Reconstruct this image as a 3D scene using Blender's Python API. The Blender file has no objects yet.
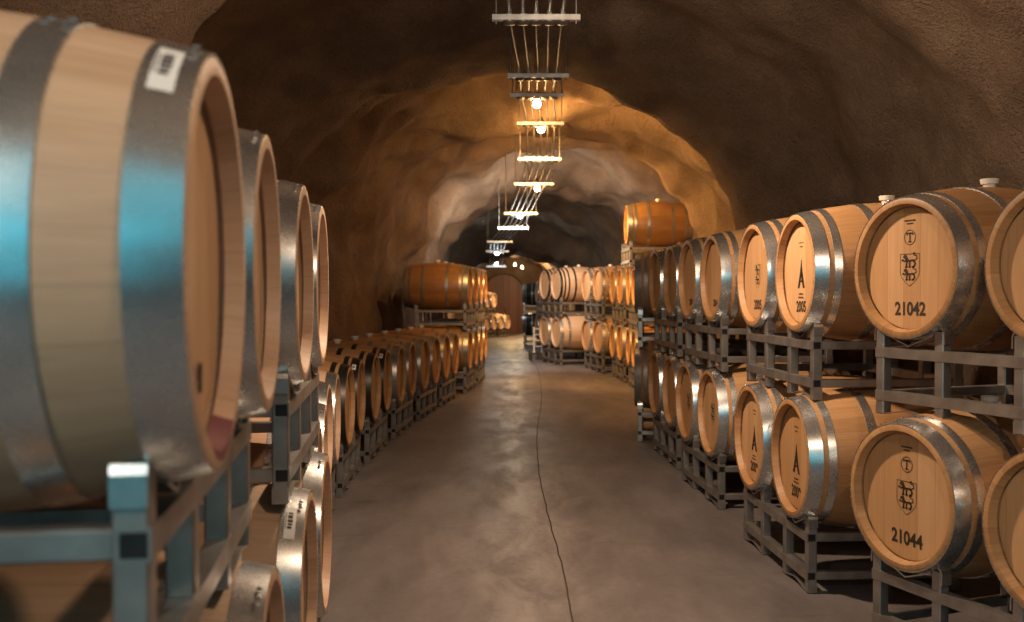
import bpy, math, random
from mathutils import Vector, noise
random.seed(7)
S = bpy.context.scene
COL = S.collection
PI = math.pi
R = math.radians

# ------------------------------------------------------------------ helpers
def sm(a, b, x):
    t = max(0.0, min(1.0, (x - a) / (b - a)))
    return t * t * (3 - 2 * t)

def floor_z(x, y):
    z = -(.018 * (y - 20) * sm(18, 26, y) if y > 20 else 0)
    z += .07 * sm(15, 19, y) * sm(.0, .5, x)
    z -= .075 * sm(.2, .6, -x) * (1 - sm(3.6, 6.2, y))
    return z

class MB:
    def __init__(s): s.v = []; s.f = []
    def add(s, vs, fs):
        o = len(s.v); s.v += [tuple(p) for p in vs]; s.f += [tuple(i + o for i in f) for f in fs]
    def box(s, c, d):
        x, y, z = c; a, b, e = d[0] / 2, d[1] / 2, d[2] / 2
        s.add([(x + i * a, y + j * b, z + k * e) for i in (-1, 1) for j in (-1, 1) for k in (-1, 1)],
              [(0, 1, 3, 2), (4, 6, 7, 5), (0, 4, 5, 1), (2, 3, 7, 6), (0, 2, 6, 4), (1, 5, 7, 3)])
    def cbox(s, c, d, b=.004):
        """box with chamfered long (largest) edges"""
        ax = max(range(3), key=lambda i: d[i]); u, w = [i for i in range(3) if i != ax]
        hu, hw, h = d[u] / 2, d[w] / 2, d[ax] / 2
        ring = [(hu, hw - b), (hu - b, hw), (-hu + b, hw), (-hu, hw - b), (-hu, -hw + b), (-hu + b, -hw), (hu - b, -hw), (hu, -hw + b)]
        vs = []
        for t in (-h, h):
            for p, q in ring:
                v = [0, 0, 0]; v[u] = c[u] + p; v[w] = c[w] + q; v[ax] = c[ax] + t; vs.append(v)
        fs = [(i, (i + 1) % 8, 8 + (i + 1) % 8, 8 + i) for i in range(8)] + [tuple(range(8)), tuple(range(15, 7, -1))]
        s.add(vs, fs)
    def hollow(s, L, a, wall):
        """square tube along x, open at both ends, a = outer size"""
        i = a / 2 - wall; h = a / 2; vs = []
        for x in (-L / 2, L / 2):
            for r in (h, i):
                vs += [(x, r, r), (x, -r, r), (x, -r, -r), (x, r, -r)]
        fs = []
        for k in range(4):
            n = (k + 1) % 4
            fs += [(k, n, 8 + n, 8 + k), (4 + k, 12 + k, 12 + n, 4 + n), (k, 4 + k, 4 + n, n), (8 + k, 8 + n, 12 + n, 12 + k)]
        s.add(vs, fs)
    def tube(s, pts, r, n=8, cap=True):
        pts = [Vector(p) for p in pts]; vs = []; up0 = None
        for i, p in enumerate(pts):
            t = (pts[min(i + 1, len(pts) - 1)] - pts[max(i - 1, 0)]).normalized()
            if up0 is None: up0 = Vector((0, 0, 1)) if abs(t.z) < .9 else Vector((1, 0, 0))
            a = t.cross(up0).normalized(); b = a.cross(t).normalized()
            up0 = b
            vs += [p + a * r * math.cos(2 * PI * k / n) + b * r * math.sin(2 * PI * k / n) for k in range(n)]
        fs = []
        for i in range(len(pts) - 1):
            for k in range(n):
                m = (k + 1) % n; fs.append((i * n + k, i * n + m, (i + 1) * n + m, (i + 1) * n + k))
        if cap: fs += [tuple(range(n - 1, -1, -1)), tuple(range((len(pts) - 1) * n, len(pts) * n))]
        s.add(vs, fs)
    def lathe_y(s, prof, n=56, closed=True):
        """revolve (y, r) about the y axis"""
        m = len(prof)
        vs = [(r * math.cos(2 * PI * k / n), y, r * math.sin(2 * PI * k / n)) for k in range(n) for y, r in prof]
        fs = []
        for k in range(n):
            q = (k + 1) % n
            for i in range(m if closed else m - 1):
                j = (i + 1) % m; fs.append((k * m + i, q * m + i, q * m + j, k * m + j))
        s.add(vs, fs)
    def lathe_z(s, prof, n=16, c=(0, 0, 0)):
        m = len(prof)
        vs = [(c[0] + r * math.cos(2 * PI * k / n), c[1] + r * math.sin(2 * PI * k / n), c[2] + z) for k in range(n) for z, r in prof]
        fs = []
        for k in range(n):
            q = (k + 1) % n
            for i in range(m - 1):
                fs.append((k * m + i, q * m + i, q * m + i + 1, k * m + i + 1))
        s.add(vs, fs)
        o = len(s.v) - n * m
        s.f += [tuple(o + k * m for k in range(n - 1, -1, -1)), tuple(o + k * m + m - 1 for k in range(n))]
    def shift(s, d):
        s.v = [(p[0] + d[0], p[1] + d[1], p[2] + d[2]) for p in s.v]; return s
    def mesh(s, name, mat, smooth=0):
        me = bpy.data.meshes.new(name); me.from_pydata(s.v, [], s.f); me.validate()
        import bmesh
        b = bmesh.new(); b.from_mesh(me); bmesh.ops.recalc_face_normals(b, faces=b.faces)
        if smooth:
            for f in b.faces: f.smooth = True
            for e in b.edges:
                if len(e.link_faces) == 2 and e.calc_face_angle(0) > R(smooth): e.smooth = False
        b.to_mesh(me); b.free()
        me.materials.append(mat); return me

def link(name, data, parent=None, loc=(0, 0, 0), rot=(0, 0, 0)):
    o = bpy.data.objects.new(name, data); COL.objects.link(o)
    o.location = loc; o.rotation_euler = rot
    if parent: o.parent = parent
    return o

def tag(o, label=None, cat=None, group=None, kind=None):
    if label: o['label'] = label
    if cat: o['category'] = cat
    if group: o['group'] = group
    if kind: o['kind'] = kind
    return o

def dup(root):
    r = root.copy(); COL.objects.link(r)
    for ch in root.children:
        c = ch.copy(); COL.objects.link(c); c.parent = r
    return r

# ------------------------------------------------------------------ materials
class NT:
    def __init__(s, name):
        s.m = bpy.data.materials.new(name); s.m.use_nodes = True
        s.n = s.m.node_tree; s.b = s.n.nodes['Principled BSDF']
    def node(s, t, **k):
        n = s.n.nodes.new(t)
        for a, v in k.items():
            if a.startswith('i_'):
                n.inputs[int(a[2:]) if a[2:].isdigit() else a[2:].replace('_', ' ')].default_value = v
            else: setattr(n, a, v)
        return n
    def l(s, a, b): s.n.links.new(a, b)
    def math(s, op, a, b=None, c=None):
        n = s.node('ShaderNodeMath', operation=op)
        for i, v in enumerate((a, b, c)):
            if v is None: continue
            if isinstance(v, (int, float)): n.inputs[i].default_value = v
            else: s.l(v, n.inputs[i])
        return n.outputs[0]
    def ramp(s, fac, stops):
        n = s.node('ShaderNodeValToRGB'); e = n.color_ramp.elements
        while len(e) < len(stops): e.new(.5)
        for i, (p, c) in enumerate(stops):
            e[i].position = p; e[i].color = c if len(c) == 4 else (*c, 1)
        s.l(fac, n.inputs[0]); return n.outputs[0]
    def mix(s, fac, a, b, mode='MIX'):
        n = s.node('ShaderNodeMix', data_type='RGBA', blend_type=mode)
        for i, v in ((0, fac), (6, a), (7, b)):
            if isinstance(v, (int, float)): n.inputs[i].default_value = v
            elif isinstance(v, tuple): n.inputs[i].default_value = v if len(v) == 4 else (*v, 1)
            else: s.l(v, n.inputs[i])
        return n.outputs[2]
    def noise(s, vec, scale, detail=4, rough=.55, dist=0):
        n = s.node('ShaderNodeTexNoise'); n.inputs['Scale'].default_value = scale
        n.inputs['Detail'].default_value = detail; n.inputs['Roughness'].default_value = rough
        n.inputs['Distortion'].default_value = dist
        if vec is not None: s.l(vec, n.inputs['Vector'])
        return n.outputs['Fac']
    def mapping(s, vec, scale=(1, 1, 1), loc=(0, 0, 0)):
        n = s.node('ShaderNodeMapping'); n.inputs['Scale'].default_value = scale; n.inputs['Location'].default_value = loc
        s.l(vec, n.inputs['Vector']); return n.outputs[0]
    def bump(s, h, strength, dist):
        n = s.node('ShaderNodeBump'); n.inputs['Strength'].default_value = strength; n.inputs['Distance'].default_value = dist
        s.l(h, n.inputs['Height']); s.l(n.outputs[0], s.b.inputs['Normal'])
    def set(s, **k):
        for a, v in k.items():
            i = s.b.inputs[a.replace('_', ' ')]
            if isinstance(v, (int, float)): i.default_value = v
            elif isinstance(v, tuple): i.default_value = v if len(v) == 4 else (*v, 1)
            else: s.l(v, i)
        return s.m

BR, LEN, HR = .342, .93, .2825           # bilge radius, length, head radius

def oak_staves(name, light, dark, rough=.5):
    t = NT(name); tc = t.node('ShaderNodeTexCoord'); oi = t.node('ShaderNodeObjectInfo')
    sp = t.node('ShaderNodeSeparateXYZ'); t.l(tc.outputs['Object'], sp.inputs[0])
    ang = t.math('ARCTAN2', sp.outputs[0], t.math('SUBTRACT', sp.outputs[2], BR))
    a = t.math('MULTIPLY', ang, 30 / (2 * PI)); fl = t.math('FLOOR', a); fr = t.math('FRACT', a)
    wn = t.node('ShaderNodeTexWhiteNoise', noise_dimensions='2D')
    cv = t.node('ShaderNodeCombineXYZ'); t.l(fl, cv.inputs[0]); t.l(oi.outputs['Random'], cv.inputs[1]); t.l(cv.outputs[0], wn.inputs['Vector'])
    gv = t.node('ShaderNodeCombineXYZ'); t.l(t.math('MULTIPLY', ang, 9), gv.inputs[0]); t.l(t.math('MULTIPLY', sp.outputs[1], 1.6), gv.inputs[1])
    t.l(t.math('ADD', t.math('MULTIPLY', wn.outputs['Value'], 40), t.math('MULTIPLY', oi.outputs['Random'], 91)), gv.inputs[2])
    g = t.noise(gv.outputs[0], 3.2, 5, .6, .4)
    f = t.math('ADD', t.math('MULTIPLY', g, .7), t.math('MULTIPLY', wn.outputs['Value'], .26))
    f = t.math('ADD', f, t.math('MULTIPLY', t.math('SUBTRACT', oi.outputs['Random'], .5), .22))
    c = t.ramp(f, [(.2, dark), (.85, light)])
    edge = t.math('SUBTRACT', 1, t.math('MULTIPLY', t.math('ABSOLUTE', t.math('SUBTRACT', fr, .5)), 2))
    seam = t.math('LESS_THAN', edge, .03)
    c = t.mix(t.math('MULTIPLY', seam, .32), c, tuple(x * .35 for x in dark))
    t.bump(t.math('ADD', t.math('MULTIPLY', g, .3), t.math('MULTIPLY', seam, -1.)), .25, .004)
    return t.set(Base_Color=c, Roughness=rough)

def oak_head(name, light, dark):
    t = NT(name); tc = t.node('ShaderNodeTexCoord'); oi = t.node('ShaderNodeObjectInfo')
    sp = t.node('ShaderNodeSeparateXYZ'); t.l(tc.outputs['Object'], sp.inputs[0])
    a = t.math('ADD', t.math('MULTIPLY', sp.outputs[0], 11.), .37); fl = t.math('FLOOR', a); fr = t.math('FRACT', a)
    wn = t.node('ShaderNodeTexWhiteNoise', noise_dimensions='2D')
    cv = t.node('ShaderNodeCombineXYZ'); t.l(fl, cv.inputs[0]); t.l(oi.outputs['Random'], cv.inputs[1]); t.l(cv.outputs[0], wn.inputs['Vector'])
    gv = t.node('ShaderNodeCombineXYZ'); t.l(t.math('MULTIPLY', sp.outputs[0], 22), gv.inputs[0]); t.l(t.math('MULTIPLY', sp.outputs[2], 1.3), gv.inputs[1])
    t.l(t.math('ADD', t.math('MULTIPLY', wn.outputs['Value'], 40), t.math('MULTIPLY', oi.outputs['Random'], 57)), gv.inputs[2])
    g = t.noise(gv.outputs[0], 2.6, 6, .6, .3)
    f = t.math('ADD', t.math('MULTIPLY', g, .62), t.math('MULTIPLY', wn.outputs['Value'], .34))
    f = t.math('ADD', f, t.math('MULTIPLY', t.math('SUBTRACT', oi.outputs['Random'], .5), .2))
    c = t.ramp(f, [(.2, dark), (.8, light)])
    seam = t.math('LESS_THAN', t.math('SUBTRACT', .5, t.math('ABSOLUTE', t.math('SUBTRACT', fr, .5))), .012)
    c = t.mix(t.math('MULTIPLY', seam, .5), c, tuple(x * .4 for x in dark))
    t.bump(g, .12, .003)
    return t.set(Base_Color=c, Roughness=.55)

def metal(name, col, rough, metallic=1., var=.25, stretch=(3, 3, 3)):
    t = NT(name); tc = t.node('ShaderNodeTexCoord')
    mp = t.mapping(tc.outputs['Object'], stretch)
    n = t.noise(mp, 4, 3, .5); n2 = t.noise(mp, 14, 3, .5)
    c = t.mix(t.ramp(n, [(.35, (0, 0, 0)), (.7, (1, 1, 1))]), tuple(x * (1 - var) for x in col), tuple(min(1, x * (1 + var)) for x in col))
    r = t.math('ADD', rough - .04, t.math('MULTIPLY', n2, .08))
    return t.set(Base_Color=c, Roughness=r, Metallic=metallic)

def plain(name, col, rough=.5, metallic=0., var=.12, scale=14):
    t = NT(name); tc = t.node('ShaderNodeTexCoord'); n = t.noise(tc.outputs['Object'], scale, 4)
    c = t.mix(n, tuple(x * (1 - var) for x in col), tuple(min(1, x * (1 + var)) for x in col))
    return t.set(Base_Color=c, Roughness=rough, Metallic=metallic)

def emit(name, col, strength):
    t = NT(name); t.b.inputs['Emission Strength'].default_value = strength
    return t.set(Base_Color=(.8, .8, .8), Emission_Color=col)

M = {}
M['oak'] = oak_staves('oak_staves', (.58, .33, .155), (.33, .16, .06))
M['oakh'] = oak_head('oak_head', (.64, .38, .195), (.46, .24, .10))
M['pale'] = oak_staves('pale_oak_staves', (.68, .46, .315), (.47, .29, .175))
M['paleh'] = oak_head('pale_oak_head', (.70, .47, .29), (.52, .31, .17))
M['deep_brown'] = oak_staves('deep_brown_oak_staves', (.45, .24, .10), (.22, .10, .035), .35)  # oak in a deeper brown tone
M['dark'] = oak_staves('dark_staves', (.030, .024, .020), (.012, .010, .009), .3)
M['darkh'] = oak_head('dark_head', (.05, .04, .03), (.02, .016, .012))
M['galv'] = metal('galvanised_hoop', (.62, .63, .64), .27, .92, .08)
M['ghoop'] = metal('dull_hoop', (.36, .36, .36), .34, .7, .2)
M['black'] = metal('black_hoop', (.035, .033, .032), .4, .6, .2)
M['rack'] = metal('rack_steel', (.37, .345, .325), .42, .8, .2)
M['strap'] = metal('cradle_strap_steel', (.62, .61, .60), .3, .95, .15)
M['bung'] = plain('silicone_bung', (.80, .76, .68), .4)
M['ink'] = plain('stencil_ink', (.035, .018, .010), .7)
M['paper'] = plain('paper_sticker', (.80, .78, .76), .6, 0, .03)
M['wine'] = plain('wine_stain', (.20, .045, .06), .4, 0, .35, 30)
M['conduit'] = metal('conduit_steel', (.20, .19, .18), .5, .9, .1)
M['darkmetal'] = metal('hanger_steel', (.30, .29, .28), .4, .9, .2)
M['warm'] = emit('warm_bulb', (1., .74, .42), 60)
M['cool'] = emit('cool_bulb', (.72, .95, 1.), 60)
M['pallet'] = plain('dark_pallet_wood', (.045, .03, .022), .7)
M['whitesteel'] = plain('white_painted_steel', (.72, .72, .70), .4)

def shotcrete():
    t = NT('shotcrete'); g = t.node('ShaderNodeNewGeometry'); p = g.outputs['Position']
    big = t.noise(p, .55, 4, .55); mid = t.noise(p, 2.6, 5, .6, .3); fine = t.noise(p, 26, 4, .7); grit = t.noise(p, 75, 2, .6)
    c = t.ramp(big, [(.3, (.20, .13, .082)), (.52, (.29, .20, .135)), (.75, (.39, .285, .20))])
    c = t.mix(t.math('MULTIPLY', t.ramp(mid, [(.42, (1, 1, 1)), (.6, (0, 0, 0))]), .35), c, (.11, .066, .04))
    c = t.mix(t.math('MULTIPLY', t.ramp(grit, [(.35, (1, 1, 1)), (.52, (0, 0, 0))]), .45), c, (.07, .042, .026))
    h = t.math('ADD', t.math('MULTIPLY', mid, .6), t.math('ADD', t.math('MULTIPLY', fine, .5), t.math('MULTIPLY', grit, .35)))
    t.bump(h, 1., .055)
    return t.set(Base_Color=c, Roughness=.9)
M['shot'] = shotcrete()

def concrete():
    t = NT('worn_concrete'); g = t.node('ShaderNodeNewGeometry'); p = g.outputs['Position']
    st = t.mapping(p, (1, .33, 1))
    a = t.noise(st, .9, 5, .6, .5); b = t.noise(st, 3.5, 6, .65, .3); f = t.noise(p, 22, 5, .65)
    c = t.ramp(t.math('ADD', t.math('MULTIPLY', a, .6), t.math('MULTIPLY', b, .4)), [(.36, (.105, .091, .092)), (.5, (.18, .156, .156)), (.64, (.28, .245, .24))])
    c = t.mix(t.math('MULTIPLY', f, .35), c, (.10, .085, .075))
    sp = t.node('ShaderNodeSeparateXYZ'); t.l(p, sp.inputs[0])
    # polished wheel path along the middle of the aisle
    path = t.math('SUBTRACT', 1, t.math('MULTIPLY', t.math('ABSOLUTE', t.math('SUBTRACT', sp.outputs[0], .05)), 1.6)); path = t.math('MAXIMUM', path, 0)
    dust = t.math('MULTIPLY', path, t.ramp(t.noise(t.mapping(p, (1.3, .5, 1), (5, 3, 0)), 2.2, 7, .7, .8), [(.45, (0, 0, 0)), (.62, (1, 1, 1))]))
    c = t.mix(t.math('MULTIPLY', dust, .55), c, (.36, .315, .30))
    scuff = t.ramp(t.noise(t.mapping(p, (.7, 2.6, 1), (1, 8, 0)), 1.7, 6, .6, .6), [(.60, (0, 0, 0)), (.70, (1, 1, 1))])
    c = t.mix(t.math('MULTIPLY', scuff, .45), c, (.07, .055, .052))
    wet = t.math('MULTIPLY', path, t.ramp(b, [(.38, (0, 0, 0)), (.6, (1, 1, 1))]))
    rough = t.math('SUBTRACT', t.math('ADD', .48, t.math('MULTIPLY', f, .2)), t.math('MULTIPLY', wet, .15))
    t.bump(t.math('ADD', t.math('MULTIPLY', b, .5), t.math('MULTIPLY', f, .25)), .25, .01)
    return t.set(Base_Color=c, Roughness=rough)
M['floor'] = concrete()
M['joint'] = plain('joint_filler', (.05, .038, .03), .8)
M['door'] = None
def doorwood():
    t = NT('door_planks'); tc = t.node('ShaderNodeTexCoord'); sp = t.node('ShaderNodeSeparateXYZ'); t.l(tc.outputs['Object'], sp.inputs[0])
    a = t.math('MULTIPLY', sp.outputs[0], 6.5); fr = t.math('FRACT', a)
    wn = t.node('ShaderNodeTexWhiteNoise', noise_dimensions='1D'); t.l(t.math('FLOOR', a), wn.inputs['W'])
    g = t.noise(t.mapping(tc.outputs['Object'], (14, 14, 1.2)), 2, 5)
    c = t.ramp(t.math('ADD', t.math('MULTIPLY', g, .6), t.math('MULTIPLY', wn.outputs['Value'], .4)), [(.2, (.11, .032, .018)), (.8, (.22, .075, .045))])
    c = t.mix(t.math('LESS_THAN', fr, .06), c, (.03, .01, .006))
    return t.set(Base_Color=c, Roughness=.5)
M['door'] = doorwood()

# ------------------------------------------------------------------ tunnel shell
KEYS = [  # y, x left, x right, spring height, apex
 (-6, -2.6, 3.0, 1.4, 3.7), (0, -2.5, 3.05, 1.4, 3.72), (3.6, -2.5, 3.15, 1.4, 3.75), (5.0, -2.2, 3.15, 1.3, 3.62), (5.35, -2.15, 3.15, 1.3, 3.6),
 (5.9, -3.1, 3.15, 1.4, 3.9), (7.0, -3.5, 3.15, 1.5, 4.15), (8.4, -3.3, 3.0, 1.5, 4.1), (9.7, -2.75, 2.4, 1.5, 3.66), (10.0, -2.65, 2.33, 1.5, 3.60),
 (10.5, -2.55, 2.6, 1.5, 3.85), (11.6, -2.35, 2.9, 1.5, 4.0), (13.2, -2.05, 2.85, 1.5, 3.8), (13.9, -1.95, 2.72, 1.5, 3.7), (14.6, -1.9, 3.3, 1.7, 4.15),
 (16.4, -1.72, 3.3, 1.6, 4.1), (19.6, -1.55, 2.9, 1.4, 3.6), (20.2, -1.52, 2.85, 1.4, 3.5), (21, -2.0, 2.8, 1.3, 3.7), (24, -2.2, 2.6, 1.2, 3.6),
 (26.6, -2.2, 2.5, 1.0, 3.4), (27.6, -2.05, 2.4, .8, 2.6), (28.4, -2.0, 2.4, .7, 2.38), (29.2, -2.1, 2.5, .7, 2.7), (31, -2.5, 2.4, .8, 3.2), (48, -2.6, 2.2, .8, 3.2)]
def key(y):
    for a, b in zip(KEYS, KEYS[1:]):
        if y <= b[0]:
            t = (y - a[0]) / (b[0] - a[0]); t = t * t * (3 - 2 * t)
            return [p + (q - p) * t for p, q in zip(a[1:], b[1:])]
    return list(KEYS[-1][1:])
def prof(y, n=96):
    xl, xr, zs, za = key(y); xc, hw = (xl + xr) / 2, (xr - xl) / 2; pts = []
    nl = 8
    for i in range(nl): pts.append((xl, -1. + (zs + 1.) * i / nl))
    for i in range(n + 1):
        t = PI - PI * i / n; c, s_ = math.cos(t), math.sin(t)
        pts.append((xc + hw * math.copysign(abs(c) ** .93, c), zs + (za - zs) * abs(s_) ** .93))
    for i in range(nl - 1, -1, -1): pts.append((xr, -1. + (zs + 1.) * i / nl))
    return pts
ys = []; y = -6.
while y < 47.6:
    ys.append(y); y += .11 if y < 21 else .22
P0 = [[Vector((x, yy, z)) for x, z in prof(yy)] for yy in ys]
NR, NP = len(ys), len(P0[0])
def gridnorm(P):
    N = []
    for j in range(NR):
        row = []
        for i in range(NP):
            a = P[min(j + 1, NR - 1)][i] - P[max(j - 1, 0)][i]; b = P[j][min(i + 1, NP - 1)] - P[j][max(i - 1, 0)]
            row.append(b.cross(a).normalized() * 1.0)
        N.append(row)
    return N
N0 = gridnorm(P0)
cen = Vector((.2, 0, 1.5))
sgn = 1 if N0[10][NP // 2].z < 0 else -1        # make the normals point into the tunnel
P1 = []
for j in range(NR):
    row = []
    for i in range(NP):
        p = P0[j][i]
        amp = .14 + .16 * sm(10.2, 11.5, p.y)
        d = amp * noise.fractal(p * .75 + Vector((3.1, 7.7, 1.9)), 1., 2., 3) + amp * .5 * (.35 - abs(noise.noise(p * 1.15 + Vector((9, 2, 4))))) + .045 * noise.noise(p * 2.4) + .016 * noise.noise(p * 7.)
        if p.z < 2.0: d = min(d, .03)
        row.append(p + N0[j][i] * sgn * d)
    P1.append(row)
N1 = gridnorm(P1)
def shell(name, i0, i1):
    vs = []; ns = []; fs = []; w = i1 - i0 + 1
    for j in range(NR):
        for i in range(i0, i1 + 1):
            vs.append(P1[j][i]); ns.append(N1[j][i] * sgn)
    for j in range(NR - 1):
        for i in range(w - 1):
            q = (j * w + i, j * w + i + 1, (j + 1) * w + i + 1, (j + 1) * w + i)
            fs.append(q)
    e = fs[len(fs) // 2]; fn = (vs[e[1]] - vs[e[0]]).cross(vs[e[2]] - vs[e[0]])
    if fn.dot(ns[e[0]]) < 0: fs = [q[::-1] for q in fs]
    me = bpy.data.meshes.new(name); me.from_pydata(vs, [], fs)
    for p in me.polygons: p.use_smooth = True
    me.normals_split_custom_set_from_vertices(ns)
    me.materials.append(M['shot'])
    return tag(link(name, me), kind='structure')
iL, iR = 8 + 30, NP - 9 - 30
shell('wall_left', 0, iL); shell('ceiling', iL, iR); shell('wall_right', iR, NP - 1)
# end wall
mb = MB(); nx, nz = 24, 24
vs = [(-3 + 6 * i / nx, 47.5 + .12 * noise.noise(Vector((i * .3, k * .3, 2))), -1.2 + 5 * k / nz) for k in range(nz + 1) for i in range(nx + 1)]
mb.add(vs, [(k * (nx + 1) + i, k * (nx + 1) + i + 1, (k + 1) * (nx + 1) + i + 1, (k + 1) * (nx + 1) + i) for k in range(nz) for i in range(nx)])
tag(link('wall_end', mb.mesh('wall_end', M['shot'], 60)), kind='structure')
# floor
mb = MB(); xs = [-4.2 + .2 * i for i in range(43)]; yy = [-6.5 + .3 * j for j in range(183)]
mb.add([(x, y, floor_z(x, y)) for y in yy for x in xs], [(j * 43 + i, j * 43 + i + 1, (j + 1) * 43 + i + 1, (j + 1) * 43 + i) for j in range(182) for i in range(42)])
tag(link('floor', mb.mesh('floor', M['floor'], 60)), kind='structure')
# wandering joint in the slab
def cat(pts, n=8):
    P = [Vector(p) for p in pts]; P = [2 * P[0] - P[1]] + P + [2 * P[-1] - P[-2]]; out = []
    for i in range(1, len(P) - 2):
        for k in range(n):
            t = k / n; a, b, c, d = P[i - 1:i + 3]
            out.append(.5 * ((2 * b) + (c - a) * t + (2 * a - 5 * b + 4 * c - d) * t * t + (3 * b - a - 3 * c + d) * t ** 3))
    return out + [P[-2]]
jp = [(.33, 3.0), (.30, 3.7), (.26, 4.27), (.261, 4.91), (.231, 6.25), (.212, 7.71), (.235, 9.4), (.28, 10.77), (.39, 13.2), (.46, 16.9), (.37, 20.3), (-.1, 26), (-.6, 33)]
pts = cat([(a, b, 0) for a, b in jp]); vs = []
for i, p in enumerate(pts):
    p = p + Vector((.006 * noise.noise(p * 6), 0, 0))
    for s_ in (-1, 1): vs.append((p.x + s_ * .0042, p.y, floor_z(p.x, p.y) + .0015))
mb = MB(); mb.add(vs, [(2 * i, 2 * i + 1, 2 * i + 3, 2 * i + 2) for i in range(len(pts) - 1)])
tag(link('trim_1', mb.mesh('trim_1', M['joint'])), kind='structure')

# ------------------------------------------------------------------ barrels
def rad(y): return BR - (BR - HR) * (abs(y - LEN / 2) / (LEN / 2)) ** 2
SH = (0, -LEN / 2, BR)                     # mesh offset: origin = lowest point under the bilge
MESH = {}
def cached(k, fn):
    if k not in MESH: MESH[k] = fn()
    return MESH[k]
def staves_mesh(mat):
    m = MB(); n = 22
    outer = [(.004 + (LEN - .008) * i / n, rad(.004 + (LEN - .008) * i / n)) for i in range(n + 1)]
    pr = [(0, HR - .006)] + outer + [(LEN, HR - .006), (LEN, HR - .024), (LEN - .030, .2475), (LEN - .031, .256), (LEN - .048, .256), (LEN - .048, .240), (.048, .240), (.048, .256), (.031, .256), (.030, .2475), (0, HR - .024)]
    m.lathe_y(pr, 60); return m.shift(SH).mesh('staves', mat, 35)
def head_mesh(mat, y, d):
    m = MB(); n = 56
    m.lathe_y([(y, .246), (y + d, .246), (y + d, .001), (y, .001)] if False else [(y, .246), (y + d * .014, .246)], n, False)
    o = len(m.v)
    m.add([(.246 * math.cos(2 * PI * k / n), y, .246 * math.sin(2 * PI * k / n)) for k in range(n)], [tuple(range(n))])
    m.add([(.246 * math.cos(2 * PI * k / n), y + d * .014, .246 * math.sin(2 * PI * k / n)) for k in range(n)], [tuple(range(n))])
    return m.shift(SH).mesh('head', mat)
def hoop_mesh(mat, a, b, ang):
    m = MB(); k = 4; t = .003
    o = [(a + (b - a) * i / k, rad(a + (b - a) * i / k) + t) for i in range(k + 1)]
    i_ = [(y, r - t - .001) for y, r in reversed(o)]
    m.lathe_y(o + i_, 60)
    # riveted lap joint
    yc = (a + b) / 2; r = rad(yc) + t
    for da in (0, .10):
        for dy in ((-.28, .28) if b - a > .045 else (0,)):
            A = ang + da; y = yc + dy * (b - a)
            c = Vector((r * math.cos(A), y, r * math.sin(A))); u = Vector((math.cos(A), 0, math.sin(A))); w = Vector((-math.sin(A), 0, math.cos(A)))
            q = []
            for h, rr in ((0, .0065), (.003, .0055), (.0045, .002)):
                q += [c + u * h + (w * math.cos(2 * PI * z / 8) + Vector((0, 1, 0)) * math.sin(2 * PI * z / 8)) * rr for z in range(8)]
            m.add(q, [(l * 8 + z, l * 8 + (z + 1) % 8, (l + 1) * 8 + (z + 1) % 8, (l + 1) * 8 + z) for l in range(2) for z in range(8)] + [tuple(range(16, 24))])
    return m.shift(SH).mesh('hoop', mat, 40)
def bung_mesh():
    m = MB(); m.lathe_z([(-.012, .022), (.012, .026), (.014, .034), (.034, .038), (.036, .034), (.030, .026), (.030, .004)], 20, (0, 0, 2 * BR)); return m.mesh('bung', M['bung'], 40)
LAY = {'three': [(.002, .064), (.088, .122), (.272, .312)], 'two': [(.002, .066), (.155, .203)], 'four': [(.002, .05), (.075, .105), (.15, .18), (.27, .305)]}
def barrel_proto(wood, headm, hoopm, lay):
    r = bpy.data.objects.new('wine_barrel', None)
    COL.objects.link(r); r.empty_display_size = .1
    link('staves', cached(('s', wood), lambda: staves_mesh(M[wood])), r)
    link('head', cached(('h', headm, 0), lambda: head_mesh(M[headm], .039, 1)), r)
    link('head', cached(('h', headm, 1), lambda: head_mesh(M[headm], LEN - .039, -1)), r)
    for a, b in LAY[lay]:
        link('hoop', cached(('o', hoopm, a, b), lambda: hoop_mesh(M[hoopm], a, b, 1.9)), r)
        a, b = LEN - b, LEN - a
        link('hoop', cached(('o', hoopm, a, b), lambda: hoop_mesh(M[hoopm], a, b, 1.9)), r)
    link('bung', cached(('b',), bung_mesh), r)
    return r
KINDS = {'oak': ('oak', 'oakh', 'galv', 'three'), 'pale': ('pale', 'paleh', 'galv', 'two'), 'dull': ('oak', 'oakh', 'ghoop', 'three'),
         'black': ('pale', 'paleh', 'black', 'four'), 'shadedrow': ('oak', 'oakh', 'black', 'three'), 'deep_brown': ('deep_brown', 'oakh', 'ghoop', 'three'), 'dark': ('dark', 'darkh', 'ghoop', 'three')}
PROTO = {}
def new_barrel(kind):
    if kind not in PROTO:
        PROTO[kind] = barrel_proto(*KINDS[kind]); return PROTO[kind]
    return dup(PROTO[kind])

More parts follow.
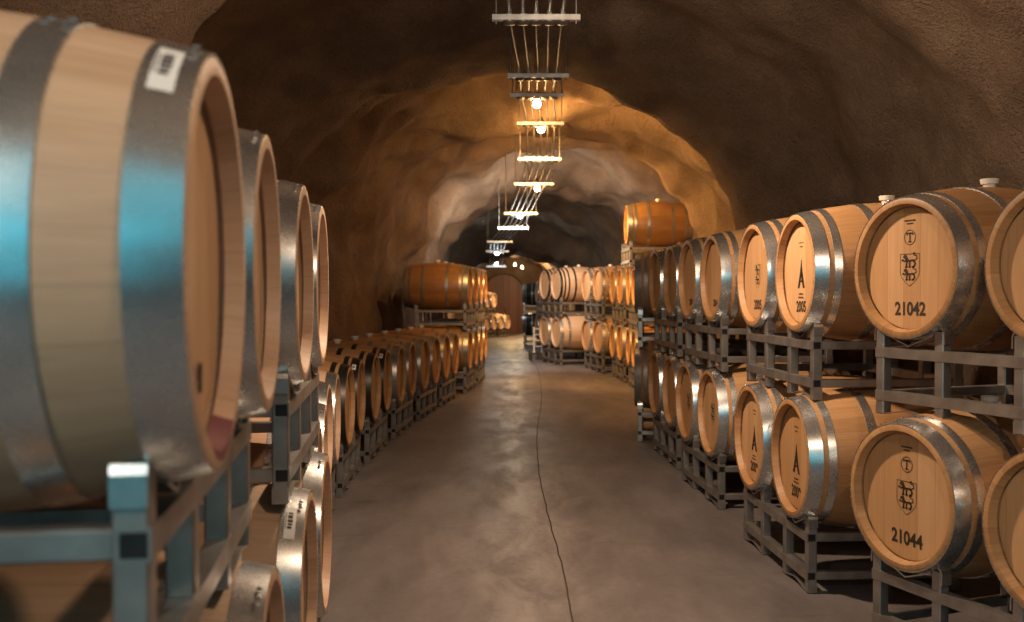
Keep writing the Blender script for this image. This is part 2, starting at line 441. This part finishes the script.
# ------------------------------------------------------------------ racks
PX, RX = (.505, .185), .345
YF, YR = .055 - LEN / 2, .74 - LEN / 2
def rack_proto():
    r = bpy.data.objects.new('barrel_rack', None); COL.objects.link(r)
    m = MB(); m.cbox((0, 0, .176), (.045, .045, .352)); pm = m.mesh('post', M['rack'])
    m = MB(); m.hollow(1.056, .042, .004); bm = m.mesh('rail', M['rack'])
    m = MB(); m.cbox((0, 0, 0), (.040, YR - YF - .02, .040)); sm_ = m.mesh('side_rail', M['rack'])
    m = MB(); m.cbox((0, 0, 0), (.006, .032, .032), .002); em = m.mesh('tube_end_shade', M['black'])
    for x in (-.527, .527):
        for z in (.258, .078): link('tube_end_shade', em, r, (x, YF - .004, z))  # dark plates stand in for the shade inside open tube ends
    def strap(pts, w=.045, t=.006):
        m = MB(); n = len(pts); vs = []
        for i, (x, z) in enumerate(pts):
            a = pts[max(i - 1, 0)]; b = pts[min(i + 1, n - 1)]; d = Vector((b[0] - a[0], b[1] - a[1])).normalized(); nn = Vector((-d.y, d.x)) * t
            for yy_ in (-w / 2, w / 2): vs += [(x, yy_, z), (x + nn.x, yy_, z + nn.y)]
        fs = []
        for i in range(n - 1):
            a = 4 * i; b = a + 4
            fs += [(a, a + 2, b + 2, b), (a + 1, b + 1, b + 3, a + 3), (a, b, b + 1, a + 1), (a + 2, a + 3, b + 3, b + 2)]
        e = 4 * (n - 1); fs += [(0, 1, 3, 2), (e, e + 2, e + 3, e + 1)]
        m.add(vs, fs); return m
    arch = lambda s: [(s * (.16 + .0255), .305), (s * (.16 + .0255), .345)] + [(s * (.16 + .0255 * math.cos(a)), .345 + .020 * math.sin(a)) for a in (.5, 1.0, 1.57, 2.1, 2.6)] + [(s * .132, .334)]
    cp = arch(-1) + [(0, .286)] + arch(1)[::-1]
    cm = strap(cp).mesh('cradle', M['strap'])
    gm = strap([(-.182, .045), (-.182, .0), (-.15, .0), (-.02, .022), (.02, .022), (.15, .0), (.182, .0), (.182, .045)], .045, .004).mesh('foot_brace', M['rack'])
    for y in (YF, YR):
        for x in (-PX[0], -PX[1], PX[1], PX[0]): link('post', pm, r, (x, y, 0))
        f = -.004 if y == YF else .004
        for z in (.258, .078): link('rail', bm, r, (0, y + f, z))
        for x in (-RX, RX):
            link('cradle', cm, r, (x, y, 0)); link('foot_brace', gm, r, (x, y, 0))
    for x in (-PX[0], PX[0]):
        for z in (.258, .078): link('side_rail', sm_, r, (x, (YF + YR) / 2, z))
    return r
RPROTO = []
def new_rack():
    if not RPROTO: RPROTO.append(rack_proto()); return RPROTO[0]
    return dup(RPROTO[0])

# ------------------------------------------------------------------ marks on heads and hoops
YM = .0378 - LEN / 2
def flat(name, polys, mat=None, y=YM):
    m = MB()
    for p in polys: m.add([(u, y, w + BR) for u, w in p], [tuple(range(len(p)))])
    return m.mesh(name, mat or M['ink'])
def text_mesh(s, size, bold=0., sx=1.):
    c = bpy.data.curves.new('stencil', 'FONT'); c.body = s; c.size = size; c.align_x = 'CENTER'; c.align_y = 'CENTER'; c.offset = bold
    o = bpy.data.objects.new('tmp', c); COL.objects.link(o)
    dg = bpy.context.evaluated_depsgraph_get()
    me = bpy.data.meshes.new_from_object(o.evaluated_get(dg)); bpy.data.objects.remove(o)
    for v in me.vertices: v.co.x *= sx
    me.materials.clear(); me.materials.append(M['ink']); return me
def put_text(b, name, s, x, z, size, bold=0., sx=1.):
    me = cached(('t', s, size, bold, sx), lambda: text_mesh(s, size, bold, sx))
    return link(name, me, b, (x, YM, z + BR), (PI / 2, 0, 0))
def ringp(cx, cz, r, w, n=28):
    out = []
    for k in range(n):
        a, b = 2 * PI * k / n, 2 * PI * (k + 1) / n
        out.append([(cx + q * math.cos(t), cz + q * math.sin(t)) for q, t in ((r, a), (r, b), (r - w, b), (r - w, a))])
    return out
def blob(cx, cz, a, b, rot=0, n=14):
    c, s_ = math.cos(rot), math.sin(rot)
    return [(cx + a * math.cos(2 * PI * k / n) * c - b * math.sin(2 * PI * k / n) * s_, cz + a * math.cos(2 * PI * k / n) * s_ + b * math.sin(2 * PI * k / n) * c) for k in range(n)]
def stroke(pts, w):
    out = []
    for (x0, z0), (x1, z1) in zip(pts, pts[1:]):
        d = Vector((x1 - x0, z1 - z0)); d.normalize(); nx_, nz_ = -d.y * w / 2, d.x * w / 2; ex, ez = d.x * w * .25, d.y * w * .25
        out.append([(x0 + nx_ - ex, z0 + nz_ - ez), (x1 + nx_ + ex, z1 + nz_ + ez), (x1 - nx_ + ex, z1 - nz_ + ez), (x0 - nx_ - ex, z0 - nz_ - ez)])
    return out
def lion(cx, cz, s):
    """lion walking to the left with its tail over the back"""
    P = []
    q = lambda L: [(cx + x * s, cz + z * s) for x, z in L]
    P.append(q([(-.26, .16), (-.05, .06), (.25, .10), (.36, .04), (.34, -.10), (.12, -.02), (-.12, -.06), (-.30, -.04)]))
    P.append(q([(-.30, .36), (-.42, .40), (-.56, .33), (-.62, .20), (-.50, .16), (-.42, .06), (-.30, .04), (-.20, .18)]))
    for L, w in (([(-.28, .02), (-.50, -.02), (-.62, .06), (-.70, .02)], .075), ([(-.24, -.02), (-.33, -.20), (-.27, -.36), (-.40, -.38)], .085), ([(.0, -.02), (-.08, -.20), (.0, -.36), (-.12, -.38)], .08),
                 ([(.30, .0), (.40, -.18), (.30, -.36), (.17, -.38)], .09), ([(.36, .04), (.54, .14), (.50, .32), (.32, .34), (.22, .44), (.36, .50)], .05)):
        P += stroke(q(L), w * s * 1.35)
    return P
def shield_polys():
    cz = -.006; w, h = .052, .064; o = [(-w, cz + h), (w, cz + h), (w, cz - .008)]
    for k in range(1, 7):
        t = k / 6; o.append((w * (1 - t ** 1.7), cz - .008 - (h - .006) * t ** .9))
    o += [(-x, z) for x, z in o[-2:2:-1]] + [(-w, cz - .008)]
    P = stroke(o + [o[0]], .0022)
    P += lion(.003, .030, .066); P += lion(.003, -.024, .060)
    return P
def crest(b, num, full=True):
    if full:
        link('cooper_mark', cached('capline', lambda: flat('cooper_mark', [[(-.03, .196), (.03, .196), (.03, .190), (-.03, .190)], [(-.018, .183), (.018, .183), (.018, .178), (-.018, .178)]])), b)
        link('roundel', cached('roundel', lambda: flat('roundel', ringp(0, .125, .031, .003) + stroke([(-.017, .141), (.017, .141)], .006) + stroke([(0, .141), (0, .106)], .006) + stroke([(-.009, .107), (.009, .107)], .004) + stroke([(-.016, .142), (-.016, .134)], .004) + stroke([(.016, .142), (.016, .134)], .004))), b)
    link('shield_crest', cached('shield', lambda: flat('shield_crest', shield_polys())), b)
    if num: put_text(b, 'stencil_number', num, .003, -.166, .074, .0022, .90)
def tower(b, num):
    def polys():
        P = []
        zs = [(-.075, .050, .024), (-.045, .036, .010), (-.02, .026, .0), (.01, .016, 0), (.035, .009, 0), (.064, .003, 0)]
        for (z0, o0, i0), (z1, o1, i1) in zip(zs, zs[1:]):
            for s_ in (-1, 1): P.append([(s_ * i0, z0), (s_ * o0, z0), (s_ * o1, z1), (s_ * i1, z1)])
        P.append([(-.03, -.046), (.03, -.046), (.028, -.038), (-.028, -.038)]); P.append([(-.019, -.016), (.019, -.016), (.018, -.01), (-.018, -.01)])
        for z, w in ((-.100, .03), (-.117, .036)):
            k = 7
            for i in range(k): x = -w + 2 * w * i / k; P.append([(x, z), (x + 1.2 * w / k, z), (x + 1.2 * w / k, z - .008), (x, z - .008)])
        for z, w in ((.15, .03), (.13, .022)):
            for i in range(6): x = -w + 2 * w * i / 6; P.append([(x, z), (x + w / 6, z), (x + w / 6, z - .006), (x, z - .006)])
        return P
    link('tower_mark', cached('tower', lambda: flat('tower_mark', polys())), b)
    put_text(b, 'stencil_number', num, .0, -.168, .074, .0022, .90)
def number(b, num):
    put_text(b, 'stencil_number', num, 0, -.165, .062, .0018, .9)
def sticker(b, ang, a=.024, c=.054, half=.19):
    """paper sticker wrapped on the front chime hoop; ang from +x towards up"""
    m = MB(); k = 8; vs = []
    for i in range(k + 1):
        A = ang - half + 2 * half * i / k
        for y in (a, c): r = rad(y) + .0042; vs.append((r * math.cos(A), y, r * math.sin(A)))
    m.add(vs, [(2 * i, 2 * i + 1, 2 * i + 3, 2 * i + 2) for i in range(k)])
    o = link('paper_label', m.shift(SH).mesh('paper_label', M['paper'], 60), b); o['label'] = 'white paper sticker on the front hoop'
    m = MB()
    for (f0, f1, y0, y1) in ((-.62, -.50, .033, .045), (-.44, -.20, .033, .046), (-.14, .04, .032, .046), (.10, .22, .033, .045), (.28, .42, .034, .046), (-.6, .4, .0495, .0515)):
        n = 4; vs = []
        for i in range(n + 1):
            A = ang + half * (f0 + (f1 - f0) * i / n)
            for y in (y0, y1): r = rad(y) + .0047; vs.append((r * math.cos(A), y, r * math.sin(A)))
        m.add(vs, [(2 * i, 2 * i + 1, 2 * i + 3, 2 * i + 2) for i in range(n)])
    link('print', m.shift(SH).mesh('print', M['ink']), o)
def stain(b):
    m = MB(); n = 16; vs = []
    for i in range(n + 1):
        A = R(250) + R(46) * i / n; e = math.sin(PI * i / n)
        for y, r in ((.0295, .2477), (.015, .2531), (-.0006, .2587), (-.0006, .260 + .014 * e)):
            vs.append(((r - .0006) * math.cos(A), y, (r - .0006) * math.sin(A)))
    m.add(vs, [(4 * i + j, 4 * i + j + 1, 4 * i + j + 5, 4 * i + j + 4) for i in range(n) for j in range(3)])
    link('wine_stain', m.shift(SH).mesh('wine_stain', M['wine'], 60), b)['label'] = 'purple wine stain on the rim'

# ------------------------------------------------------------------ stacks
ORD = ['', 'first', 'second', 'third', 'fourth', 'fifth', 'sixth', 'seventh', 'eighth', 'ninth', 'tenth', 'eleventh', 'twelfth', 'thirteenth', 'fourteenth', 'fifteenth', 'sixteenth', 'seventeenth', 'eighteenth', 'nineteenth', 'twentieth', 'twenty-first', 'twenty-second']
PITCH = .895
def place(o, side, X, Y, phi, z, lx):
    p = R(phi)
    rz = p - PI / 2 if side == 'R' else p + PI / 2
    c, s_ = math.cos(rz), math.sin(rz); ly = LEN / 2
    o.location = (X + c * lx - s_ * ly, Y + s_ * lx + c * ly, z); o.rotation_euler = (0, 0, rz)
def rack_at(side, X, Y, phi, z, label, group):
    o = new_rack(); place(o, side, X, Y, phi, z, 0); tag(o, label, 'rack', group); return o
def barrel_at(side, X, Y, phi, z, pos, kind, label, group):
    """pos: 'near' or 'far' along the row; z = base of the rack beneath"""
    o = new_barrel(kind)
    s_ = 1 if (side == 'R') == (pos == 'near') else -1
    place(o, side, X, Y, phi, z + .605 - BR, s_ * RX); tag(o, label, 'barrel', group); return o
def level(side, X, Y, phi, lev, near, far, rlabel, group, z0=None, rx=0.):
    z = (floor_z(X + (.4 if side == 'R' else -.4), Y) if z0 is None else z0) + .004 + PITCH * lev
    rack_at(side, X + rx, Y, phi, z, rlabel, group[1])
    out = []
    for pos, d in (('near', near), ('far', far)):
        out.append(barrel_at(side, X, Y, phi, z, pos, d[0], d[1], group[0]) if d else None)
    return out
GB = lambda s: ('barrels in the ' + s, 'racks under the ' + s)

# right-hand row
UR, LR = 'upper row along the right wall', 'lower row along the right wall'
gu, gl = GB('upper right row'), GB('lower right row')
a, b = level('R', 1.63, 3.56, 21, 0, ('oak', 'oak barrel cut by the right picture edge, in the lower row'), ('oak', 'oak barrel stencilled 21044 under a lion shield, in the lower right row'), 'steel rack on the floor under the barrel stencilled 21044', gl)
crest(b, '21044')
a, b = level('R', 1.70, 3.707, 22, 1, ('oak', 'oak barrel cut by the right picture edge, in the upper row'), ('oak', 'oak barrel stencilled 21042 under a lion shield, in the upper right row'), 'steel rack between the barrels stencilled 21042 and 21044', gu)
crest(b, '21042')
a, b = level('R', 1.32, 5.17, 3, 0, ('oak', 'oak barrel with black tower mark, just left of the 21044 barrel'), ('oak', 'oak barrel with black tower mark, second left of the 21044 barrel'), 'steel rack on the floor under the two lower barrels with tower marks', gl)
tower(a, '2009'); tower(b, '2009')
a, b = level('R', 1.355, 5.235, 3.6, 1, ('oak', 'oak barrel with tower mark and stencilled 2005, beside the 21042 barrel'), ('oak', 'oak barrel with stacked lion mark, second left of the 21042 barrel'), 'steel rack in upper right row under the barrel stencilled 2005', gu)
tower(a, '2005'); crest(b, '2005', False)
k = 5
for (X, Y, ph, Xu, Yu, pu) in ((1.28, 6.99, 3.2, 1.29, 6.96, 3.), (1.262, 8.48, 2., 1.27, 8.5, 2.), (1.235, 10.0, -8, 1.235, 10.0, -8)):
    kd = 'oak' if Y < 9 else 'deep_brown'
    tr = 'bright-hooped barrel, ' if Y < 9 else 'dark edge-on barrel, '
    a, b = level('R', X, Y, ph, 0, (kd, tr + ORD[k] + ' from the front in the ' + LR), (kd, tr + ORD[k + 1] + ' from the front in the ' + LR), 'rack under the ' + ORD[k] + ' and ' + ORD[k + 1] + ' barrels of the lower right row', gl)
    if k == 5: crest(a, '', False); crest(b, '', False)
    a, b = level('R', Xu, Yu, pu, 1, (kd, tr + ORD[k] + ' from the front in the ' + UR), (kd, tr + ORD[k + 1] + ' from the front in the ' + UR), 'rack under the ' + ORD[k] + ' and ' + ORD[k + 1] + ' barrels of the upper right row', gu)
    if k == 5: number(a, '2004'); number(b, '2004')
    k += 2

# far right cluster
gc = GB('far right cluster')
cl = [('dull', 1.75, 14.75, 0, 'stack below the high single barrel'), ('dull', 1.68, 16.2, 4, 'stack left of the high single barrel'),
      ('oak', 1.40, 17.62, 13, 'second leftmost stack of the far right cluster'), ('black', .715, 19.1, 17, 'leftmost stack of the far right cluster')]
for kd, X, Y, ph, nm in cl:
    for lev, ln in ((0, 'lower'), (1, 'upper')):
        kk = 'pale' if kd == 'black' and lev == 0 else kd
        ad = 'black-hooped ' if kk == 'black' else ''
        level('R', X, Y, ph, lev, (kk, ad + 'barrel at ' + ln + ' right of the ' + nm), (kk, ad + 'barrel at ' + ln + ' left of the ' + nm), 'rack under the ' + ln + ' pair, ' + nm, gc)
X, Y, ph = cl[0][1:4]
level('R', X - .10, Y + .1, ph, 2, ('deep_brown', 'dark brown oak barrel alone on top of the far right stack'), None, 'steel rack on the third level holding the high single barrel', gc)
gd = GB('stacks near the arched door')
for lev, ln in ((0, 'lower'), (1, 'upper')):
    level('R', .73, 27.6, 8, lev, ('pale', 'small pale barrel at ' + ln + ' right behind the black-hooped stack'), ('pale', 'small pale barrel at ' + ln + ' left behind the black-hooped stack'), 'steel rack under the ' + ln + ' barrels half hidden behind black-hooped stack', gd)
    level('R', .34, 30.0, -4, lev, ('dark', 'near black barrel at ' + ln + ' front of the dark stack right of the door'), ('dark', 'near black barrel at ' + ln + ' back of the dark stack right of the door'), 'steel rack under the ' + ln + ' black barrels right of the door', gd)
for lev, ln in ((0, 'lower'), (1, 'upper')):
    level('L', -.84, 40, -22, lev, ('pale', 'tiny pale barrel at ' + ln + ' right of the tall stack left of the door'), ('pale', 'tiny pale barrel at ' + ln + ' left of the tall stack left of the door'), 'steel rack under the ' + ln + ' barrels of the stack left of the door', gd)
level('L', -.30, 41.34, -22, 0, ('pale', 'tiny pale barrel at right end of the low pair beside the door'), ('pale', 'tiny pale barrel at left of the low pair beside the door'), 'steel rack under the low pair of barrels beside the door', gd)

# left-hand row
gul, gll = GB('upper left row'), GB('lower left row')
UL, LL = 'upper row of the near left stacks', 'lower row along the left wall'
a, b = level('L', -.455, 1.74, 8.2, 1, ('pale', 'huge blurred pale oak barrel with teal-lit hoops and paper sticker at far left'), ('pale', 'pale oak barrel with bright hoop, second in the ' + UL), 'steel rack nearest the camera, under the huge left barrel', gul, floor_z(-.8, 1.74) + .012, rx=-.03)
sticker(a, 2.22); number(a, '21040'); stain(a); link('hasp', cached('hasp', lambda: (lambda m: (m.cbox((0, -.3, 2 * BR - .01), (.014, .03, .022)), m.mesh('hasp', M['strap']))[1])(MB())), b)
a2, b2 = level('L', -.64, 3.26, 6.5, 1, ('pale', 'pale oak barrel with hoop hidden, third in the ' + UL), ('pale', 'pale barrel with thin bright hoop, fourth in the ' + UL), 'steel rack under the third and fourth upper left barrels', gul)
a, b = level('L', -.455, 1.74, 7.5, 0, ('deep_brown', 'barrel with wood darkened for shade under the huge teal-hooped barrel'), ('pale', 'bright-hooped oak barrel below the second upper left barrel'), 'steel floor rack under the first two lower left barrels', gll)  # near barrel's wood darkened to imitate shade below the rack
c, d = level('L', -.63, 3.26, 6.5, 0, ('pale', 'barrel with sticker on its shiny hoop, third in the ' + LL), ('pale', 'oak barrel with whole shiny hoop, fourth in the ' + LL), 'steel floor rack under the third and fourth lower left barrels', gll)
sticker(c, 2.2)
k = 5
for i, (X, Y, ph, kd) in enumerate(((-.88, 4.65, 8.5, 'pale'), (-1.07, 6.0, 6, 'pale'), (-1.15, 7.38, 2, 'shadedrow'), (-1.135, 8.76, -1, 'shadedrow'), (-1.06, 10.15, -3.5, 'dull'), (-.93, 11.53, -6, 'dull'), (-.78, 12.9, -6, 'dull'), (-.56, 14.5, -5, 'dull'), (-.45, 15.9, -4, 'dull'))):
    ad = {'pale': 'silver-hooped barrel, ', 'shadedrow': 'barrel with shade-darkened hoops, ', 'dull': 'grey-hooped barrel, '}[kd]  # middle pairs: near-black hoops stand in for unlit metal
    z0 = None
    a, b = level('L', X, Y, ph, 0, (kd, ad + ORD[k] + ' from the front in the ' + LL), (kd, ad + ORD[k + 1] + ' from the front in the ' + LL), 'rack under the ' + ORD[k] + ' and ' + ORD[k + 1] + ' barrels of lower left row', gll)
    if i in (2, 3): sticker(b, 2.2, half=.1)
    if i >= 7:
        n = 'near' if i == 7 else 'far'
        level('L', X, Y, ph, 1, ('deep_brown', 'brown barrel, ' + ORD[2 * i - 13] + ' along the upper level of the far left stack'), ('deep_brown', 'brown barrel, ' + ORD[2 * i - 12] + ' along the upper level of the far left stack'), 'steel rack holding the ' + n + ' upper pair of the far left stack', GB('far left upper level'))
    k += 2

# ------------------------------------------------------------------ service run under the crown: hangers, conduits, lamps
FR = [(.10, -3.5, 3.2), (.10, -.9, 3.2), (.12, 1.8, 3.2), (.14, 4.2, 3.2), (.154, 6.4, 3.18), (.24, 9.2, 3.42), (.26, 10.4, 3.48), (.34, 12.0, 3.46), (.36, 13.0, 3.17), (.31, 14.2, 2.98), (.15, 16.9, 2.78), (.02, 18.2, 2.62), (-.27, 22.2, 2.58), (-.36, 24.6, 2.47), (-.45, 28.4, 2.2), (-.5, 33, 2.35)]
def ceil_at(x, y):
    xl, xr, zs, za = key(y); xc, hw = (xl + xr) / 2, (xr - xl) / 2
    return zs + (za - zs) * math.sqrt(max(0, 1 - ((x - xc) / hw) ** 2))
wh = ['above the first black barrels', 'fifth', 'x']
names = ['furthest behind the aisle start', 'behind the aisle start', 'over the near aisle', 'just above the picture top', 'with five discs at the picture top', 'just above the first bulb', 'carrying the first bright bulb', 'carrying the second bright bulb',
         'just past the second bulb', 'carrying the third bright bulb', 'carrying the first cool bulb', 'below the first cool bulb in the picture', 'above the dark low arch', 'carrying the second cool bulb', 'under the dark low arch', 'nearest the arched door']
for i, (x, y, z) in enumerate(FR):
    h = link('conduit_hanger', None, None, (x, y, z)); tag(h, 'steel trapeze hanger ' + names[i], 'hanger', 'hangers along the conduit run')
    m = MB(); m.cbox((0, 0, -.02), (.56, .04, .04), .003); link('strut', m.mesh('strut', M['strap']), h)
    for s_ in (-1, 1):
        L = max(.12, ceil_at(x + s_ * .25, y) - z + .12)
        m = MB(); m.tube([(s_ * .255, 0, -.06), (s_ * .255, 0, L)], .0075, 8); link('threaded_rod', m.mesh('threaded_rod', M['darkmetal'], 50), h)
    for q in range(5):
        m = MB(); m.lathe_z([(-.066, .012), (-.062, .036), (-.052, .046), (-.046, .046), (-.042, .02), (-.03, .016)], 16, (-.17 + .085 * q, 0, 0)); m.cbox((-.17 + .085 * q, 0, .014), (.03, .03, .035), .003)
        link('clamp', m.mesh('clamp', M['darkmetal'], 40), h)
pos5 = ['leftmost', 'second from left', 'middle', 'second from right', 'rightmost']
for q in range(5):
    pts = cat([(x - .17 + .085 * q, y, z + .016) for x, y, z in FR], 6)
    m = MB(); m.tube(pts, .011, 8)
    tag(link('conduit', m.mesh('conduit', M['conduit'], 60)), pos5[q] + ' of the five steel conduits running along the tunnel ceiling', 'conduit', 'conduits along the tunnel ceiling')

def lamp(x, y, z, kind, watts, label, aim=None, fill=0., col=None, cone=172, wall=0.):
    """hanging bulb; aim: a flood that throws its light that way, with a weak all-round glow"""
    o = link('pendant_lamp', None, None, (x, y, z + .15)); tag(o, label, 'lamp', 'lamps along the tunnel ceiling')
    m = MB(); m.lathe_z([(0, .012), (-.03, .03), (-.075, .034), (-.09, .028)], 16); link('socket', m.mesh('socket', M['darkmetal'], 40), o)
    m = MB(); m.lathe_z([(-.09, .02), (-.105, .026), (-.13, .040), (-.155, .042), (-.175, .032), (-.185, .012)], 16); link('bulb', m.mesh('bulb', M[kind], 60), o)
    def li(kd, e, loc, rot=(0, 0, 0)):
        d = bpy.data.lights.new('lamp_light', kd); d.energy = e; d.color = col or ((1., .51, .15) if kind == 'warm' else (.84, .97, 1.)); d.shadow_soft_size = .06
        if kd == 'SPOT': d.spot_size = R(cone); d.spot_blend = .6
        link('lamp_light', d, o, loc, rot)
    if aim: li('SPOT', watts, (0, 0, -.27), Vector(aim).to_track_quat('-Z', 'Y').to_euler())
    if wall: li('SPOT', wall, (0, 0, -.27), Vector((1, .55, .05)).to_track_quat('-Z', 'Y').to_euler())  # extra spot added to brighten the right wall
    if fill or not aim: li('POINT', fill or watts, (0, 0, -.27))
    return o
A = (.75, 1, -.15)
lamp(.26, 10.5, 3.38, 'warm', 150, 'first bright warm bulb along the ceiling, closest to the picture top', A, 8)
lamp(.35, 12.05, 3.37, 'warm', 150, 'second bright warm bulb along the ceiling run', A, 8)
lamp(.36, 14.3, 2.9, 'warm', 400, 'third bright warm bulb, below the bent conduits', A, 9)
lamp(.13, 17.0, 2.72, 'cool', 190, 'first cool white bulb along the ceiling run', (.2, 1, -.1), 20, (1., .93, .82))
lamp(-.37, 24.7, 2.40, 'cool', 18, 'cool white bulb in front of the dark low arch', None)
lamp(-.46, 29.6, 2.28, 'cool', 30, 'last cool white bulb, below the dark low arch')
lamp(.12, 41.0, 2.60, 'warm', 220, 'small warm bulb left above the arched door', None, 0, (1., .66, .32))
lamp(.42, 41.0, 2.48, 'warm', 220, 'small warm bulb right above the arched door', None, 0, (1., .66, .32))
nc = (1., .73, .50)
lamp(.14, 4.7, 3.0, 'warm', 225, 'warm downlight above the picture top, between the front stacks', (0, .05, -1), 35, nc, 140, 85)
lamp(1.1, 1.0, 3.05, 'warm', 70, 'unseen warm fill bulb over the aisle start', None, 0, nc)  # unseen bulb, set aside from the run as fill for the right wall
lamp(-1.2, -1.2, 3.0, 'warm', 120, 'pale bulb behind the aisle start', None, 0, (1., .88, .74))
# unseen area lights added for teal hoop reflections: overhead panel and cave mouth
for loc, rot, sx, sy, e in (((-.4, -1.5, 2.95), (R(48), 0, 0), 3.6, 2.5, 20), ((-.5, -3.6, 1.8), (R(90), 0, 0), 4.0, 2.4, 20)):
    d = bpy.data.lights.new('teal_area_light', 'AREA'); d.shape = 'RECTANGLE'; d.size = sx; d.size_y = sy; d.energy = e; d.color = (.05, .68, .86)
    link('teal_area_light', d, None, loc, rot)

# ------------------------------------------------------------------ arched door at the end
dz = floor_z(-.4, 47); dx, hw, sp_ = -.40, .95, dz + 1.85
o = [(-hw, dz), (-hw, sp_)] + [(-hw * math.cos(PI * k / 24), sp_ + hw * math.sin(PI * k / 24)) for k in range(1, 24)] + [(hw, sp_), (hw, dz)]
root = link('door_1', None, None, (dx, 47.2, 0)); tag(root, 'dark red plank door with round arched top at the tunnel end', 'door', kind='structure')
for s_ in (-1, 1):
    q = [(x, z) for x, z in o if x * s_ >= -1e-6]
    if s_ < 0: q = q + [(0, dz)]
    else: q = [(0, dz)] + q
    q = [(x - s_ * .0 + (s_ * .006 if abs(x) < 1e-6 else 0), z) for x, z in q]
    n = len(q); m = MB(); m.add([(x, -.04, z) for x, z in q] + [(x, .04, z) for x, z in q], [tuple(range(n)), tuple(range(2 * n - 1, n - 1, -1))] + [(i, (i + 1) % n, n + (i + 1) % n, n + i) for i in range(n)])
    link('door_leaf', m.mesh('door_leaf', M['door']), root)
m = MB(); n = len(o)
vs = [(x, y, z) for y in (-.10, .04) for x, z in o] + [(x * 1.07, y, sp_ + (z - sp_) * (1.07 if z > sp_ else 1)) for y in (-.10, .04) for x, z in o]
m.add(vs, [(i, i + 1, n + i + 1, n + i) for i in range(n - 1)] + [(2 * n + i, 2 * n + i + 1, 3 * n + i + 1, 3 * n + i) for i in range(n - 1)] + [(i, i + 1, 2 * n + i + 1, 2 * n + i) for i in range(n - 1)])
link('door_frame', m.mesh('door_frame', M['pallet'], 40), root)
m = MB(); m.tube([(.09, -.10, dz + .95), (.09, -.10, dz + 1.25)], .015); m.tube([(.09, -.03, dz + 1.0), (.09, -.10, dz + 1.0)], .01); m.tube([(.09, -.03, dz + 1.2), (.09, -.10, dz + 1.2)], .01)
link('handle', m.mesh('handle', M['black'], 50), root)

# pale steel stand on a dark pallet beside the leftmost far stack
pz = floor_z(.5, 20.6)
p = link('pallet', None, None, (.56, 20.5, pz)); tag(p, 'small dark wooden pallet left of the black-hooped stack', 'pallet')
for i in range(5):
    m = MB(); m.cbox((0, -.26 + .13 * i, .125), (.44, .10, .022)); link('deck_board', m.mesh('deck_board', M['pallet']), p)
for x in (-.18, 0, .18):
    m = MB(); m.cbox((x, 0, .057), (.07, .62, .112)); link('runner', m.mesh('runner', M['pallet']), p)
s_ = link('steel_stand', None, None, (.55, 20.5, pz + .138)); tag(s_, 'white two-post steel stand on the dark pallet', 'stand')
for x in (-.10, .07):
    m = MB(); m.cbox((x, 0, .26), (.035, .035, .52)); link('upright', m.mesh('upright', M['whitesteel']), s_)
    m = MB(); m.cbox((x, 0, .012), (.06, .20, .024)); link('foot', m.mesh('foot', M['whitesteel']), s_)
for z in (.12, .24, .36, .48):
    m = MB(); m.tube([(-.10, 0, z), (.07, 0, z)], .012); link('rung', m.mesh('rung', M['whitesteel'], 50), s_)

# ------------------------------------------------------------------ world, camera, view
w = bpy.data.worlds.new('World'); S.world = w; w.use_nodes = True
w.node_tree.nodes['Background'].inputs[0].default_value = (.10, .16, .2, 1); w.node_tree.nodes['Background'].inputs[1].default_value = .15
cd = bpy.data.cameras.new('camera'); cd.sensor_width = 36; cd.lens = 36 * 1000 / 1024; cd.clip_end = 200
cam = link('camera', cd, None, (0, 0, 1.40), (R(90) - math.atan(17 / 1000), 0, 0))
cd.dof.use_dof = True; cd.dof.focus_distance = 4.9; cd.dof.aperture_fstop = 3.2
S.camera = cam
vs_ = S.view_settings; S.display_settings.display_device = 'sRGB'; vs_.view_transform = 'Standard'; vs_.look = 'None'; vs_.gamma = 1; vs_.use_curve_mapping = False; vs_.exposure = .12
S.cycles.max_bounces = 6; S.cycles.sample_clamp_indirect = 6.; S.cycles.caustics_reflective = False; S.cycles.caustics_refractive = False
S.cycles.use_denoising = True
